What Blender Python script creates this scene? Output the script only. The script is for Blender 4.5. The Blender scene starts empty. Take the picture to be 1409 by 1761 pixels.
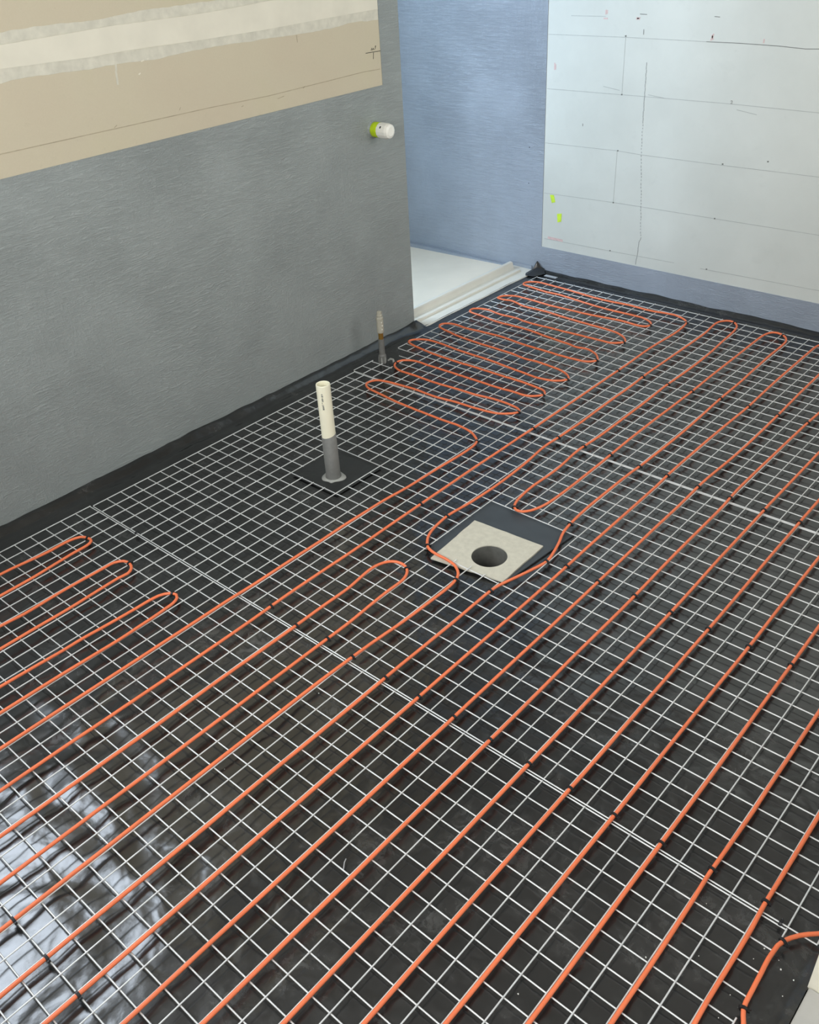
import bpy, bmesh, math, random
from mathutils import Vector, Matrix, noise

random.seed(7)
scene = bpy.context.scene
COL = scene.collection
PI = math.pi

# ---------------------------------------------------------------- camera
cam_data = bpy.data.cameras.new('camera')
cam = bpy.data.objects.new('camera', cam_data)
COL.objects.link(cam)
RC = ((0.7491820, 0.6602651, -0.0526904),
      (0.3374630, -0.4489360, -0.8273906),
      (-0.5699517, 0.6020851, -0.5591498))      # rows: right, down, forward
m = Matrix(((RC[0][0], -RC[1][0], -RC[2][0], 2.3154980),
            (RC[0][1], -RC[1][1], -RC[2][1], -1.0482805),
            (RC[0][2], -RC[1][2], -RC[2][2], 1.4918712),
            (0, 0, 0, 1)))
cam.matrix_world = m
cam_data.sensor_fit = 'HORIZONTAL'
cam_data.sensor_width = 36.0
cam_data.lens = 36.0 * 1571.05 / 1409.0
cam_data.clip_start = 0.01
scene.camera = cam

# ---------------------------------------------------------------- world, daylight, exposure
world = bpy.data.worlds.new('world')
scene.world = world
world.use_nodes = True
bg = world.node_tree.nodes['Background']
bg.inputs[0].default_value = (0.86, 0.93, 1.0, 1)
bg.inputs[1].default_value = 0.6


def area_light(name, loc, rot, sx, sy, power, color):
    l = bpy.data.lights.new(name, 'AREA')
    l.shape = 'RECTANGLE'
    l.size = sx
    l.size_y = sy
    l.energy = power
    l.color = color
    o = bpy.data.objects.new(name, l)
    o.location = loc
    o.rotation_euler = rot
    COL.objects.link(o)
    return o


# daylight through the window in the left wall, the the front window; plus a fill light added in the right wall
area_light('window_daylight', (-0.16, -0.84, 1.50), (0, -PI / 2, 0), 1.06, 0.84, 19.0, (0.78, 0.88, 1.0))
area_light('shower_window_daylight', (-1.22, 0.93, 1.45), (0, -PI / 2, 0), 1.06, 0.82, 48.0, (0.62, 0.80, 1.0))
area_light('front_window_daylight', (1.45, -1.37, 1.55), (PI / 2, 0, 0), 1.06, 1.06, 27.0, (1.0, 0.985, 0.96))
area_light('right_fill_light', (2.25, 1.45, 1.50), (0, PI / 2, 0), 0.96, 0.96, 12.0, (1.0, 0.98, 0.95))  # unseen fill, added to brighten the grey left wall

scene.view_settings.view_transform = 'Standard'
scene.view_settings.look = 'None'
scene.view_settings.gamma = 1.0
scene.view_settings.use_curve_mapping = False
scene.view_settings.exposure = 0.55


# ---------------------------------------------------------------- helpers
def obj(name, bm, mat, parent=None, smooth=False):
    me = bpy.data.meshes.new(name)
    bmesh.ops.recalc_face_normals(bm, faces=bm.faces)
    bm.to_mesh(me)
    bm.free()
    if smooth:
        for p in me.polygons:
            p.use_smooth = True
    if mat is not None:
        me.materials.append(mat)
    o = bpy.data.objects.new(name, me)
    COL.objects.link(o)
    if parent is not None:
        o.parent = parent
    return o


def tag(o, label, cat, group=None):
    o['label'] = label
    o['category'] = cat
    if group:
        o['group'] = group
    return o


def struct(o, label):
    o['kind'] = 'structure'
    o['label'] = label
    return o


def thing(name, label, cat, loc=(0, 0, 0), group=None):
    o = bpy.data.objects.new(name, None)
    o.empty_display_size = 0.05
    o.location = loc
    COL.objects.link(o)
    return tag(o, label, cat, group)


def box(bm, x0, x1, y0, y1, z0, z1, bev=0.0):
    v = [bm.verts.new(c) for c in ((x0, y0, z0), (x1, y0, z0), (x1, y1, z0), (x0, y1, z0),
                                   (x0, y0, z1), (x1, y0, z1), (x1, y1, z1), (x0, y1, z1))]
    fs = [bm.faces.new([v[i] for i in q]) for q in
          ((3, 2, 1, 0), (4, 5, 6, 7), (0, 1, 5, 4), (1, 2, 6, 5), (2, 3, 7, 6), (3, 0, 4, 7))]
    if bev > 0:
        es = list({e for f in fs for e in f.edges})
        bmesh.ops.bevel(bm, geom=es, offset=bev, segments=2, affect='EDGES')
    return bm


def boxes(*bs, bev=0.0):
    bm = bmesh.new()
    for b in bs:
        box(bm, *b, bev=bev)
    return bm


def tube(bm, pts, r, n=8, caps=True, up=Vector((0, 0, 1))):
    pts = [Vector(p) for p in pts]
    rings = []
    for k, p in enumerate(pts):
        a = pts[max(k - 1, 0)]
        b = pts[min(k + 1, len(pts) - 1)]
        d = (b - a).normalized()
        s = d.cross(up)
        if s.length < 1e-4:
            s = d.cross(Vector((1, 0, 0)))
        s.normalize()
        u = s.cross(d)
        rr = r[k] if isinstance(r, (list, tuple)) else r
        rings.append([bm.verts.new(p + (s * math.cos(t) + u * math.sin(t)) * rr)
                      for t in (2 * PI * q / n for q in range(n))])
    for a, b in zip(rings, rings[1:]):
        for q in range(n):
            bm.faces.new((a[q], a[(q + 1) % n], b[(q + 1) % n], b[q]))
    if caps:
        bm.faces.new([bm.verts.new(v.co) for v in rings[0][::-1]])
        bm.faces.new([bm.verts.new(v.co) for v in rings[-1]])
    return bm


def lathe(bm, prof, n=32, c=(0, 0, 0), axis='z', close=False):
    c = Vector(c)
    rings = []
    for r, z in prof:
        ring = []
        for q in range(n):
            t = 2 * PI * q / n
            if axis == 'z':
                w = Vector((r * math.cos(t), r * math.sin(t), z))
            else:
                w = Vector((z, r * math.cos(t), r * math.sin(t)))
            ring.append(bm.verts.new(c + w))
        rings.append(ring)
    for a, b in zip(rings, rings[1:]):
        for q in range(n):
            bm.faces.new((a[q], a[(q + 1) % n], b[(q + 1) % n], b[q]))
    if close:
        bm.faces.new(rings[0][::-1])
        bm.faces.new(rings[-1])
    return bm


def poly_hole(bm, corners, c, r, z0, z1, n=48, wob=0.0):
    """slab with the outline `corners` (convex) and a round hole"""
    cx, cy = c
    angs = [2 * PI * q / n for q in range(n)]
    angs += [math.atan2(y - cy, x - cx) % (2 * PI) for x, y in corners]
    angs = sorted(angs)
    out, inn = [], []
    m_ = len(corners)
    for t in angs:
        dx, dy = math.cos(t), math.sin(t)
        best = None
        for k in range(m_):
            ax, ay = corners[k]
            bx, by = corners[(k + 1) % m_]
            ex, ey = bx - ax, by - ay
            den = dx * ey - dy * ex
            if abs(den) < 1e-9:
                continue
            s = ((ax - cx) * ey - (ay - cy) * ex) / den
            u = ((ax - cx) * dy - (ay - cy) * dx) / den
            if s > 0 and -1e-6 <= u <= 1 + 1e-6 and (best is None or s < best):
                best = s
        best += wob * noise.noise(Vector((math.cos(t) * 4, math.sin(t) * 4, 3.3)))
        out.append((cx + dx * best, cy + dy * best))
        inn.append((cx + dx * r, cy + dy * r))
    L = len(angs)
    ot = [bm.verts.new((x, y, z1)) for x, y in out]
    it = [bm.verts.new((x, y, z1)) for x, y in inn]
    ob = [bm.verts.new((x, y, z0)) for x, y in out]
    ib = [bm.verts.new((x, y, z0)) for x, y in inn]
    for k in range(L):
        j = (k + 1) % L
        bm.faces.new((ot[k], ot[j], it[j], it[k]))
        bm.faces.new((ob[j], ob[k], ib[k], ib[j]))
        bm.faces.new((ob[k], ob[j], ot[j], ot[k]))
        bm.faces.new((it[k], it[j], ib[j], ib[k]))
    return bm


def catmull(pts, step):
    out = []
    P = [Vector(p) for p in pts]
    for k in range(len(P) - 1):
        p0 = P[max(k - 1, 0)]
        p1, p2 = P[k], P[k + 1]
        p3 = P[min(k + 2, len(P) - 1)]
        d = (p2 - p1).length
        n = max(1, int(math.ceil(d / step)))
        # centripetal-ish tangents scaled to the segment so that uneven spacing does not overshoot
        t1 = (p2 - p0)
        t2 = (p3 - p1)
        t1 = t1.normalized() * d if t1.length > 1e-6 else t1
        t2 = t2.normalized() * d if t2.length > 1e-6 else t2
        for q in range(n):
            t = q / n
            h00 = 2 * t ** 3 - 3 * t ** 2 + 1
            h10 = t ** 3 - 2 * t ** 2 + t
            h01 = -2 * t ** 3 + 3 * t ** 2
            h11 = t ** 3 - t ** 2
            out.append(p1 * h00 + t1 * h10 + p2 * h01 + t2 * h11)
    out.append(P[-1])
    return out


# ---------------------------------------------------------------- materials
class NT:
    def __init__(self, name):
        self.mat = bpy.data.materials.new(name)
        self.mat.use_nodes = True
        self.t = self.mat.node_tree
        self.b = self.t.nodes['Principled BSDF']
        self.tc = self.t.nodes.new('ShaderNodeTexCoord')

    def n(self, kind, **kw):
        nd = self.t.nodes.new(kind)
        for k, v in kw.items():
            if k.startswith('i_'):
                nd.inputs[k[2:].replace('_', ' ')].default_value = v
            else:
                setattr(nd, k, v)
        return nd

    def l(self, a, b):
        self.t.links.new(a, b)

    def mapped(self, scale=(1, 1, 1), rot=(0, 0, 0)):
        mp = self.n('ShaderNodeMapping')
        mp.inputs['Scale'].default_value = scale
        mp.inputs['Rotation'].default_value = rot
        self.l(self.tc.outputs['Object'], mp.inputs['Vector'])
        return mp.outputs['Vector']

    def noise(self, scale, detail=3.0, rough=0.55, dist=0.0, vec=None):
        nd = self.n('ShaderNodeTexNoise')
        nd.inputs['Scale'].default_value = scale
        nd.inputs['Detail'].default_value = detail
        nd.inputs['Roughness'].default_value = rough
        nd.inputs['Distortion'].default_value = dist
        self.l(vec if vec is not None else self.tc.outputs['Object'], nd.inputs['Vector'])
        return nd.outputs['Fac']

    def ramp(self, fac, stops):
        r = self.n('ShaderNodeValToRGB')
        els = r.color_ramp.elements
        els[0].position, els[0].color = stops[0][0], tuple(stops[0][1]) + (1,)
        els[1].position, els[1].color = stops[-1][0], tuple(stops[-1][1]) + (1,)
        for p, c in stops[1:-1]:
            e = els.new(p)
            e.color = tuple(c) + (1,)
        self.l(fac, r.inputs['Fac'])
        return r.outputs['Color']

    def math(self, op, a, b=None):
        nd = self.n('ShaderNodeMath', operation=op)
        for k, v in enumerate((a, b)):
            if v is None:
                continue
            if isinstance(v, (int, float)):
                nd.inputs[k].default_value = v
            else:
                self.l(v, nd.inputs[k])
        return nd.outputs[0]

    def mix(self, fac, a, b):
        nd = self.n('ShaderNodeMix', data_type='RGBA')
        for sock, v in ((nd.inputs[0], fac), (nd.inputs[6], a), (nd.inputs[7], b)):
            if isinstance(v, (int, float)):
                sock.default_value = v
            elif isinstance(v, tuple):
                sock.default_value = v + (1,) if len(v) == 3 else v
            else:
                self.l(v, sock)
        return nd.outputs[2]

    def bump(self, h, strength, dist=0.002):
        nd = self.n('ShaderNodeBump')
        nd.inputs['Strength'].default_value = strength
        nd.inputs['Distance'].default_value = dist
        self.l(h, nd.inputs['Height'])
        self.l(nd.outputs['Normal'], self.b.inputs['Normal'])

    def set(self, color=None, rough=None, metal=None, spec=None, ior=None):
        for key, v in (('Base Color', color), ('Roughness', rough), ('Metallic', metal),
                       ('Specular IOR Level', spec), ('IOR', ior)):
            if v is None:
                continue
            if isinstance(v, (int, float)):
                self.b.inputs[key].default_value = v
            elif isinstance(v, tuple):
                self.b.inputs[key].default_value = v + (1,) if len(v) == 3 else v
            else:
                self.l(v, self.b.inputs[key])
        return self


def S(r, g, b):
    f = lambda c: (c / 255 / 12.92) if c / 255 <= 0.04045 else ((c / 255 + 0.055) / 1.055) ** 2.4
    return (f(r), f(g), f(b))


def plain(name, color, rough=0.5, metal=0.0, var=0.12, vscale=40.0, bump=0.0, bscale=120.0, spec=0.5):
    m_ = NT(name)
    c0 = tuple(c * (1 - var) for c in color)
    c1 = tuple(min(1, c * (1 + var)) for c in color)
    m_.set(m_.ramp(m_.noise(vscale), [(0.3, c0), (0.7, c1)]), rough, metal, spec)
    if bump:
        m_.bump(m_.noise(bscale, 4), bump)
    return m_.mat


def membrane_mat(name, color, plane, rough=0.42, strength=0.55):
    """rolled liquid waterproofing: grey skin with brush drags and fine wrinkles; plane 'x' = wall lying in yz, 'y' = wall in xz"""
    m_ = NT(name)
    s = 1.0
    if plane == 'x':
        v1 = m_.mapped((1, 5, 34), (0.20, 0, 0))
        v2 = m_.mapped((1, 30, 5), (-0.35, 0, 0))
    else:
        v1 = m_.mapped((5, 1, 38), (0, 0.06, 0))
        v2 = m_.mapped((44, 1, 5), (0, 0.03, 0))
    n1 = m_.noise(2.6, 5, 0.6, 1.6, v1)
    n2 = m_.noise(2.2, 5, 0.6, 1.4, v2)
    w1 = m_.math('POWER', m_.math('ABSOLUTE', m_.math('SUBTRACT', n1, 0.5)), 0.6)
    w2 = m_.math('POWER', m_.math('ABSOLUTE', m_.math('SUBTRACT', n2, 0.5)), 0.6)
    k1 = m_.ramp(m_.noise(3.1, 2), [(0.36, (0.35,) * 3), (0.68, (1,) * 3)])
    k2 = m_.ramp(m_.noise(2.3, 2, vec=m_.mapped((1, 1, 1), (0.7, 0.4, 0.9))), [(0.40, (0.15,) * 3), (0.72, (0.8,) * 3)])
    h = m_.math('ADD', m_.math('MULTIPLY', w1, k1), m_.math('MULTIPLY', w2, k2))
    h = m_.math('ADD', h, m_.math('MULTIPLY', m_.noise(160, 3), 0.22))
    m_.bump(h, strength, 0.012)
    c0 = tuple(c * 0.93 for c in color)
    c1 = tuple(c * 1.06 for c in color)
    m_.set(m_.ramp(m_.noise(4, 4), [(0.35, c0), (0.65, c1)]), rough)
    return m_.mat


M = {}
M['membrane_left'] = membrane_mat('grey_membrane_left', S(150, 156, 154), 'x', 0.42, 0.5)
M['membrane_back'] = membrane_mat('grey_membrane_back', S(152, 161, 173), 'y', 0.28, 0.55)


def board_mat():
    m_ = NT('tan_plasterboard')
    c = m_.ramp(m_.noise(2.2, 4), [(0.3, S(200, 188, 165)), (0.55, S(202, 192, 168)), (0.75, S(201, 193, 164))])
    fine = m_.noise(260, 2)
    c = m_.mix(m_.math('MULTIPLY', fine, 0.18), c, S(168, 155, 130))
    spots = m_.ramp(m_.noise(26, 4, 0.65), [(0.64, (0,) * 3), (0.78, (1,) * 3)])
    c = m_.mix(m_.math('MULTIPLY', spots, 0.22), c, S(165, 158, 132))
    m_.set(c, 0.85)
    m_.bump(fine, 0.08, 0.001)
    return m_.mat


def white_board_mat():
    m_ = NT('white_wallboard')
    c = m_.ramp(m_.noise(3.0, 5), [(0.3, S(194, 197, 191)), (0.7, S(206, 209, 203))])
    sm = m_.ramp(m_.noise(14, 5, 0.65, 0.5), [(0.60, (0,) * 3), (0.78, (1,) * 3)])
    c = m_.mix(m_.math('MULTIPLY', sm, 0.25), c, S(180, 183, 178))
    m_.set(c, 0.62)
    m_.bump(m_.noise(200, 3), 0.06, 0.001)
    return m_.mat


M['board'] = board_mat()
M['white_board'] = white_board_mat()
M['compound'] = plain('joint_compound', S(222, 217, 200), 0.9, var=0.05, vscale=9, bump=0.1)
M['compound_thin'] = plain('thin_joint_compound', S(208, 204, 188), 0.9, var=0.09, vscale=34, bump=0.15)
M['pencil'] = plain('pencil', S(166, 169, 166), 0.8)
M['pencil_dark'] = plain('dark_pencil', S(105, 106, 102), 0.8)
M['pencil_tan'] = plain('pencil_on_tan', S(172, 161, 138), 0.8)
M['crack'] = plain('crack_line', S(140, 143, 141), 0.9)
M['ink'] = plain('black_ink', S(35, 34, 32), 0.7)
M['pink'] = plain('pink_crayon', S(206, 180, 177), 0.85, var=0.1, vscale=90)
M['green_tape'] = plain('yellow_green_tape', S(196, 226, 60), 0.55)
M['ceiling'] = plain('ceiling_board', (0.30, 0.285, 0.26), 0.9, var=0.02)
M['concrete'] = plain('concrete', (0.30, 0.29, 0.27), 0.9, bump=0.2)
M['timber_white'] = plain('white_painted_timber', S(236, 230, 210), 0.5, var=0.03)
M['window_frame'] = plain('white_window_frame', (0.8, 0.8, 0.8), 0.35, var=0.02)


def sheet_mat(name, dusty=1.0, base=(0.0055, 0.0058, 0.006), rough=0.22):
    m_ = NT(name)
    d1 = m_.ramp(m_.noise(7.5, 5, 0.62, 0.4), [(0.47, (0,) * 3), (0.72, (1,) * 3)])
    d2 = m_.ramp(m_.noise(34, 5, 0.7, 1.2), [(0.45, (0.1,) * 3), (0.68, (1,) * 3)])
    d3 = m_.ramp(m_.noise(1.7, 2), [(0.35, (0.25,) * 3), (0.7, (1,) * 3)])
    dust = m_.math('MULTIPLY', m_.math('MULTIPLY', d1, d2), m_.math('MULTIPLY', d3, dusty))
    film = m_.math('MULTIPLY', d3, 0.06 * dusty)
    fac = m_.math('ADD', m_.math('MULTIPLY', dust, 0.55), film)
    m_.set(m_.mix(fac, base, (0.16, 0.16, 0.15)), None, 0.0)
    rr = m_.math('ADD', m_.math('MULTIPLY', dust, 0.28), rough)
    m_.set(None, rr, None, None, 1.85)
    h = m_.math('ADD', m_.noise(11, 2, 0.5, 0.5), m_.math('MULTIPLY', m_.noise(60, 2), 0.06))
    m_.bump(h, 0.40, 0.012)
    return m_.mat


M['sheet'] = sheet_mat('black_plastic_sheet')
M['patch_black'] = sheet_mat('black_smooth_sheet', 0.35, (0.005, 0.0065, 0.007), 0.36)
M['patch_grey'] = plain('slate_rubber_collar', S(64, 70, 75), 0.5, var=0.10, vscale=14)
M['wire'] = plain('galvanised_wire', (0.77, 0.775, 0.76), 0.40, 0.35, var=0.10, vscale=25)
M['cable'] = plain('orange_cable', S(240, 123, 78), 0.38, var=0.06, vscale=18)
M['tie'] = plain('black_nylon', (0.010, 0.010, 0.011), 0.4)
M['felt'] = plain('pale_felt', S(200, 196, 180), 0.95, var=0.07, vscale=60, bump=0.5, bscale=90)
M['drain_pipe'] = plain('drain_pipe_grey', S(104, 104, 99), 0.55, var=0.16, vscale=50)
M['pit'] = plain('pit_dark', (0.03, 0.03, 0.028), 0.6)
M['pvc'] = plain('cream_pvc', S(243, 238, 212), 0.38, var=0.02, vscale=20)
M['coat'] = plain('grey_pipe_coating', S(112, 112, 108), 0.6, var=0.09, vscale=70, bump=0.25)
M['coat_light'] = plain('pale_grey_coating', S(158, 158, 152), 0.6, var=0.10, vscale=70, bump=0.3)
M['brass'] = plain('brass', S(176, 138, 70), 0.35, 0.8, var=0.2, vscale=60)
M['fitting'] = plain('pale_plastic_fitting', S(176, 172, 156), 0.5, var=0.06)
M['cap_white'] = plain('white_cap', S(240, 238, 228), 0.45, var=0.02)
M['yellow_tape'] = plain('lime_thread_tape', S(190, 216, 20), 0.5, var=0.12, vscale=80)
M['tray'] = plain('shower_tray', S(240, 230, 212), 0.45, var=0.05, vscale=5)
M['tray_metal'] = plain('tray_upstand', S(226, 222, 210), 0.40, var=0.03, vscale=10)
M['plank'] = plain('grey_vinyl_plank', S(178, 175, 168), 0.55, var=0.06, vscale=12)
M['debris'] = plain('white_crumb', S(235, 233, 225), 0.9)
CP = {
    'loopA': [(1.98, -7.14), (2.02, -6.20), (2.20, -4.32), (2.20, -2.98), (2.42, -2.38), (2.88, -2.16), (3.28, -2.20), (3.46, -2.62), (3.48, -3.42), (3.54, -4.18), (3.70, -6.10), (3.74, -8.08)],
    'loopB': [(6.10, -9.32), (6.20, -8.02), (6.12, -6.24), (6.10, -5.26), (6.12, -3.28), (6.16, -2.58), (6.48, -2.16), (6.94, -2.08), (7.40, -2.28), (7.62, -2.68), (7.56, -3.20), (7.70, -6.24), (7.72, -8.30), (7.74, -10.20)],
    'loopC': [(10.24, -11.52), (10.32, -9.18), (10.36, -8.26), (10.36, -7.30), (10.42, -6.20), (10.52, -4.12), (10.56, -3.06), (10.74, -2.50), (11.06, -2.20), (11.30, -2.14), (11.54, -2.28), (11.72, -2.66), (11.78, -3.16), (11.90, -4.18), (11.94, -5.16), (11.96, -6.20), (11.88, -11.04)],
    'zig': [(14.12, 13.06), (14.18, 15.50), (14.28, 17.60), (14.26, 19.20), (14.08, 19.88), (13.58, 20.32), (12.92, 20.66), (11.70, 20.84), (10.20, 20.82), (8.12, 20.88), (6.18, 20.98), (4.04, 21.22), (2.88, 21.40), (2.30, 21.74), (2.18, 22.14), (2.42, 22.68), (3.16, 22.96), (4.26, 23.12), (5.84, 23.24), (7.78, 23.18), (9.42, 23.40), (11.32, 23.50), (12.68, 23.70), (13.48, 24.16), (13.92, 24.70), (13.66, 25.08), (12.98, 25.28), (11.64, 25.34), (9.64, 25.10), (8.00, 25.02), (6.10, 24.90), (4.36, 24.96), (2.86, 24.94), (1.98, 25.26), (1.60, 25.80), (1.70, 26.40), (2.56, 26.88), (4.16, 26.90), (6.44, 26.92), (9.12, 26.92), (10.90, 26.94), (11.72, 27.04), (12.96, 27.10), (13.82, 27.82), (13.48, 28.40), (12.68, 28.56), (11.42, 28.66), (9.42, 28.64), (6.84, 28.66), (5.06, 28.62), (3.16, 28.68), (1.12, 28.96), (0.16, 29.16), (-0.22, 29.36), (-0.22, 29.74), (0.42, 30.38), (1.56, 30.58), (3.62, 30.40), (5.54, 30.32), (7.98, 30.24), (8.28, 30.18), (10.58, 29.96), (11.88, 29.86), (13.10, 30.14), (13.84, 30.86), (13.54, 31.40), (12.72, 31.84), (11.50, 32.02), (10.30, 32.12), (9.22, 32.04), (7.92, 32.24), (6.72, 32.26), (4.56, 32.34), (2.58, 32.46), (1.04, 32.78), (0.04, 33.02), (-0.34, 33.40), (-0.16, 33.90), (0.52, 34.22), (1.90, 34.14), (3.70, 34.28), (5.16, 34.36), (7.60, 34.14), (10.12, 34.04), (12.34, 34.08), (13.34, 34.24), (13.86, 34.78), (13.70, 35.20), (13.10, 35.82), (12.10, 36.18), (11.32, 36.00), (10.54, 36.16), (8.54, 36.38), (5.92, 36.70), (3.48, 36.60), (1.34, 36.92), (0.22, 37.02), (-0.16, 37.20), (-0.22, 37.74), (0.76, 38.26), (2.40, 38.06), (4.00, 38.14), (5.02, 37.96), (7.80, 37.98), (10.40, 38.10), (11.98, 38.16), (13.08, 38.20), (13.80, 38.82), (13.78, 39.10), (13.32, 39.66), (12.48, 40.12), (11.24, 40.32), (9.46, 40.34), (6.94, 40.54), (4.98, 40.70), (3.12, 40.62), (1.48, 41.08), (0.74, 40.92), (0.14, 40.92), (-0.04, 41.00), (-0.04, 41.32), (0.24, 41.74), (1.08, 42.18), (2.22, 42.20), (4.72, 42.02), (6.56, 42.08), (8.34, 42.12), (10.02, 42.30), (11.66, 42.46), (12.86, 42.34), (13.56, 42.50), (13.80, 42.90), (13.48, 43.52), (12.50, 43.96), (11.34, 43.98), (9.60, 43.96), (7.08, 44.12), (4.30, 44.52), (2.38, 44.50), (0.56, 44.78), (-0.08, 44.92), (-0.16, 45.44), (0.62, 46.06), (1.96, 46.06), (4.02, 45.94), (6.08, 45.70), (8.02, 45.58), (10.32, 45.76), (12.12, 45.64), (14.38, 45.88), (15.32, 45.56), (15.82, 45.12), (16.02, 44.50), (16.14, 42.76), (16.00, 40.06), (15.96, 38.22)],
    'far1': [(17.98, 34.66), (18.02, 39.02), (18.04, 43.78), (17.90, 45.76), (17.94, 46.52), (18.30, 47.10), (18.80, 47.20), (19.34, 46.74), (19.58, 46.16), (19.74, 44.94), (20.02, 40.62), (20.08, 37.00), (20.00, 34.00), (20.08, 30.92)],
    'far2': [(21.86, 27.76), (21.90, 31.00), (21.92, 34.16), (21.88, 38.40), (21.88, 41.64), (21.86, 44.66), (21.94, 46.28), (22.26, 46.94), (22.84, 46.96), (23.48, 46.40), (23.74, 45.52), (23.76, 42.56), (23.94, 37.98), (23.96, 34.02), (24.10, 28.56), (24.04, 23.90)],
    'far3': [(25.88, 23.30), (25.86, 28.46), (25.96, 34.00), (25.86, 39.58), (25.86, 44.94), (25.96, 46.50)],
    'run28': [(27.84, 41.70), (28.00, 33.98), (28.04, 28.72), (27.90, 23.26)],
    'run30': [(30.00, 36.14), (29.94, 34.02), (29.82, 24.86)],
    'det5': [(21.98, 0.18), (22.06, 2.20), (22.16, 4.20), (22.20, 6.00), (22.20, 7.06), (22.12, 7.76), (21.96, 8.16), (21.68, 8.46), (21.20, 8.74), (20.44, 8.86), (19.82, 8.88), (19.20, 9.02), (18.80, 9.36), (18.40, 9.96), (18.16, 10.76), (18.08, 11.42), (18.04, 12.00), (18.08, 12.80), (18.22, 14.32), (18.30, 16.46), (18.22, 19.24)],
    'det6': [(24.10, 7.00), (24.10, 8.14), (24.18, 8.84), (24.44, 9.82), (24.72, 10.86), (24.94, 11.96), (24.78, 12.86), (24.50, 13.82), (24.18, 14.72), (24.04, 15.86), (23.92, 18.54), (23.96, 23.16)],
    'dloop': [(19.98, 23.10), (20.16, 19.96), (20.10, 17.44), (20.22, 16.02), (20.44, 15.28), (20.78, 14.94), (21.20, 15.02), (21.58, 15.58), (21.84, 16.58), (21.96, 18.58), (21.96, 20.76), (21.92, 23.10)],
    'nloop': [(18.12, 3.84), (17.98, 5.56), (18.04, 6.30), (18.38, 6.92), (19.06, 7.08), (19.62, 6.76), (19.94, 6.02), (19.96, 4.72), (20.08, 1.86)],
    'tail': [(43.90, 0.34), (43.66, 0.12), (43.42, -0.14), (43.24, -0.40), (43.10, -0.70), (43.02, -0.96), (43.00, -1.24), (42.98, -1.66), (43.00, -2.18), (43.02, -2.90), (43.06, -3.64), (43.26, -4.06)],
    'r42': [(42.08, 2.82), (42.06, 0.52), (42.06, 0.12), (42.10, -1.04), (42.10, -2.18), (42.08, -4.20), (42.10, -5.04)],
    'r40': [(40.10, 3.30), (40.05, 0.32), (40.05, 0.00), (40.09, -1.60), (40.12, -4.10)],
}

C = 0.05                      # mesh pitch: floor positions below are given in 50 mm cells
XL, YB, XR, YF, ZC = -0.115, 2.455, 2.217, -1.34, 2.40
YE = 1.622                    # free end of the left wall

# ---------------------------------------------------------------- structure
DC = (22.15 * C, 10.62 * C)   # drain centre
DR = 0.049
floor = struct(obj('floor', poly_hole(bmesh.new(), [(-1.3, YF - 0.1), (XR + 0.12, YF - 0.1), (XR + 0.12, YB + 0.1), (-1.3, YB + 0.1)],
                                      DC, DR + 0.006, -0.30, -0.034), M['concrete']), 'concrete floor slab under the black sheet')

wl = obj('wall_left', boxes((XL - 0.102, XL - 0.002, -0.37, YE - 0.002, -0.03, ZC),
                            (XL - 0.102, XL - 0.002, YF, -1.31, -0.03, ZC),
                            (XL - 0.102, XL - 0.002, -1.31, -0.37, -0.03, 0.95),
                            (XL - 0.102, XL - 0.002, -1.31, -0.37, 2.05, ZC)), M['board'])
struct(wl, 'plasterboard side wall coated grey below a bare tan board')
mc = obj('membrane_coat', boxes((XL - 0.001, XL, -0.37, YE, -0.028, 0.938), (XL - 0.001, XL, YF, -0.37, -0.028, 0.938),
                                (XL - 0.104, XL, 1.522, YE, 0.938, ZC), (XL - 0.104, XL - 0.0015, YE - 0.10, YE, -0.028, 0.938)),
         M['membrane_left'], wl)
mc['label'] = 'grey rolled waterproofing coat'

wb = struct(obj('wall_back', boxes((-1.3, XR + 0.12, YB + 0.002, YB + 0.10, -0.03, ZC)), M['white_board']),
            'back wall of white board with a grey coated base and shower end')
mb = obj('membrane_coat', boxes((-1.2, -0.053, YB, YB + 0.0025, -0.03, ZC), (-0.053, XR, YB, YB + 0.0025, -0.03, 0.111)),
         M['membrane_back'], wb)
mb2 = obj('membrane_fillet', boxes((-1.19, -0.215, YB - 0.022, YB + 0.001, -0.034, -0.004), (-0.215, -0.10, YB - 0.006, YB + 0.001, -0.034, 0.012), bev=0.002), M['membrane_back'], wb)
mb['label'] = 'blue-grey rolled waterproofing coat'

# right wall with the doorway the picture is taken from
struct(obj('wall_right', boxes((XR, XR + 0.11, -0.079 + 0.03, 0.95, -0.03, ZC), (XR, XR + 0.11, 1.95, YB + 0.002, -0.03, ZC), (XR, XR + 0.11, 0.95, 1.95, -0.03, 1.0), (XR, XR + 0.11, 0.95, 1.95, 2.0, ZC), (XR, XR + 0.11, YF, -1.31, -0.03, ZC),
                               (XR, XR + 0.11, -1.31, -0.049, 2.05, ZC)), M['white_board']), 'right wall with the doorway')
struct(obj('wall_front', boxes((-0.22, 0.90, YF - 0.1, YF, -0.03, ZC), (2.00, XR + 0.11, YF - 0.1, YF, -0.03, ZC), (0.90, 2.00, YF - 0.1, YF, -0.03, 1.0), (0.90, 2.00, YF - 0.1, YF, 2.1, ZC)), M['white_board']), 'front wall behind the camera')
struct(obj('wall_shower_end', boxes((-1.3, -1.2, 0.3, 0.5, -0.03, ZC), (-1.3, -1.2, 1.36, YB + 0.002, -0.03, ZC), (-1.3, -1.2, 0.5, 1.36, -0.03, 0.9), (-1.3, -1.2, 0.5, 1.36, 2.0, ZC)), M['membrane_left']), 'grey coated end wall of the shower')
struct(obj('wall_shower_side', boxes((-1.2, XL - 0.102, 0.3, 0.4, -0.03, ZC)), M['membrane_back']), 'grey coated side wall of the shower')
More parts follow.
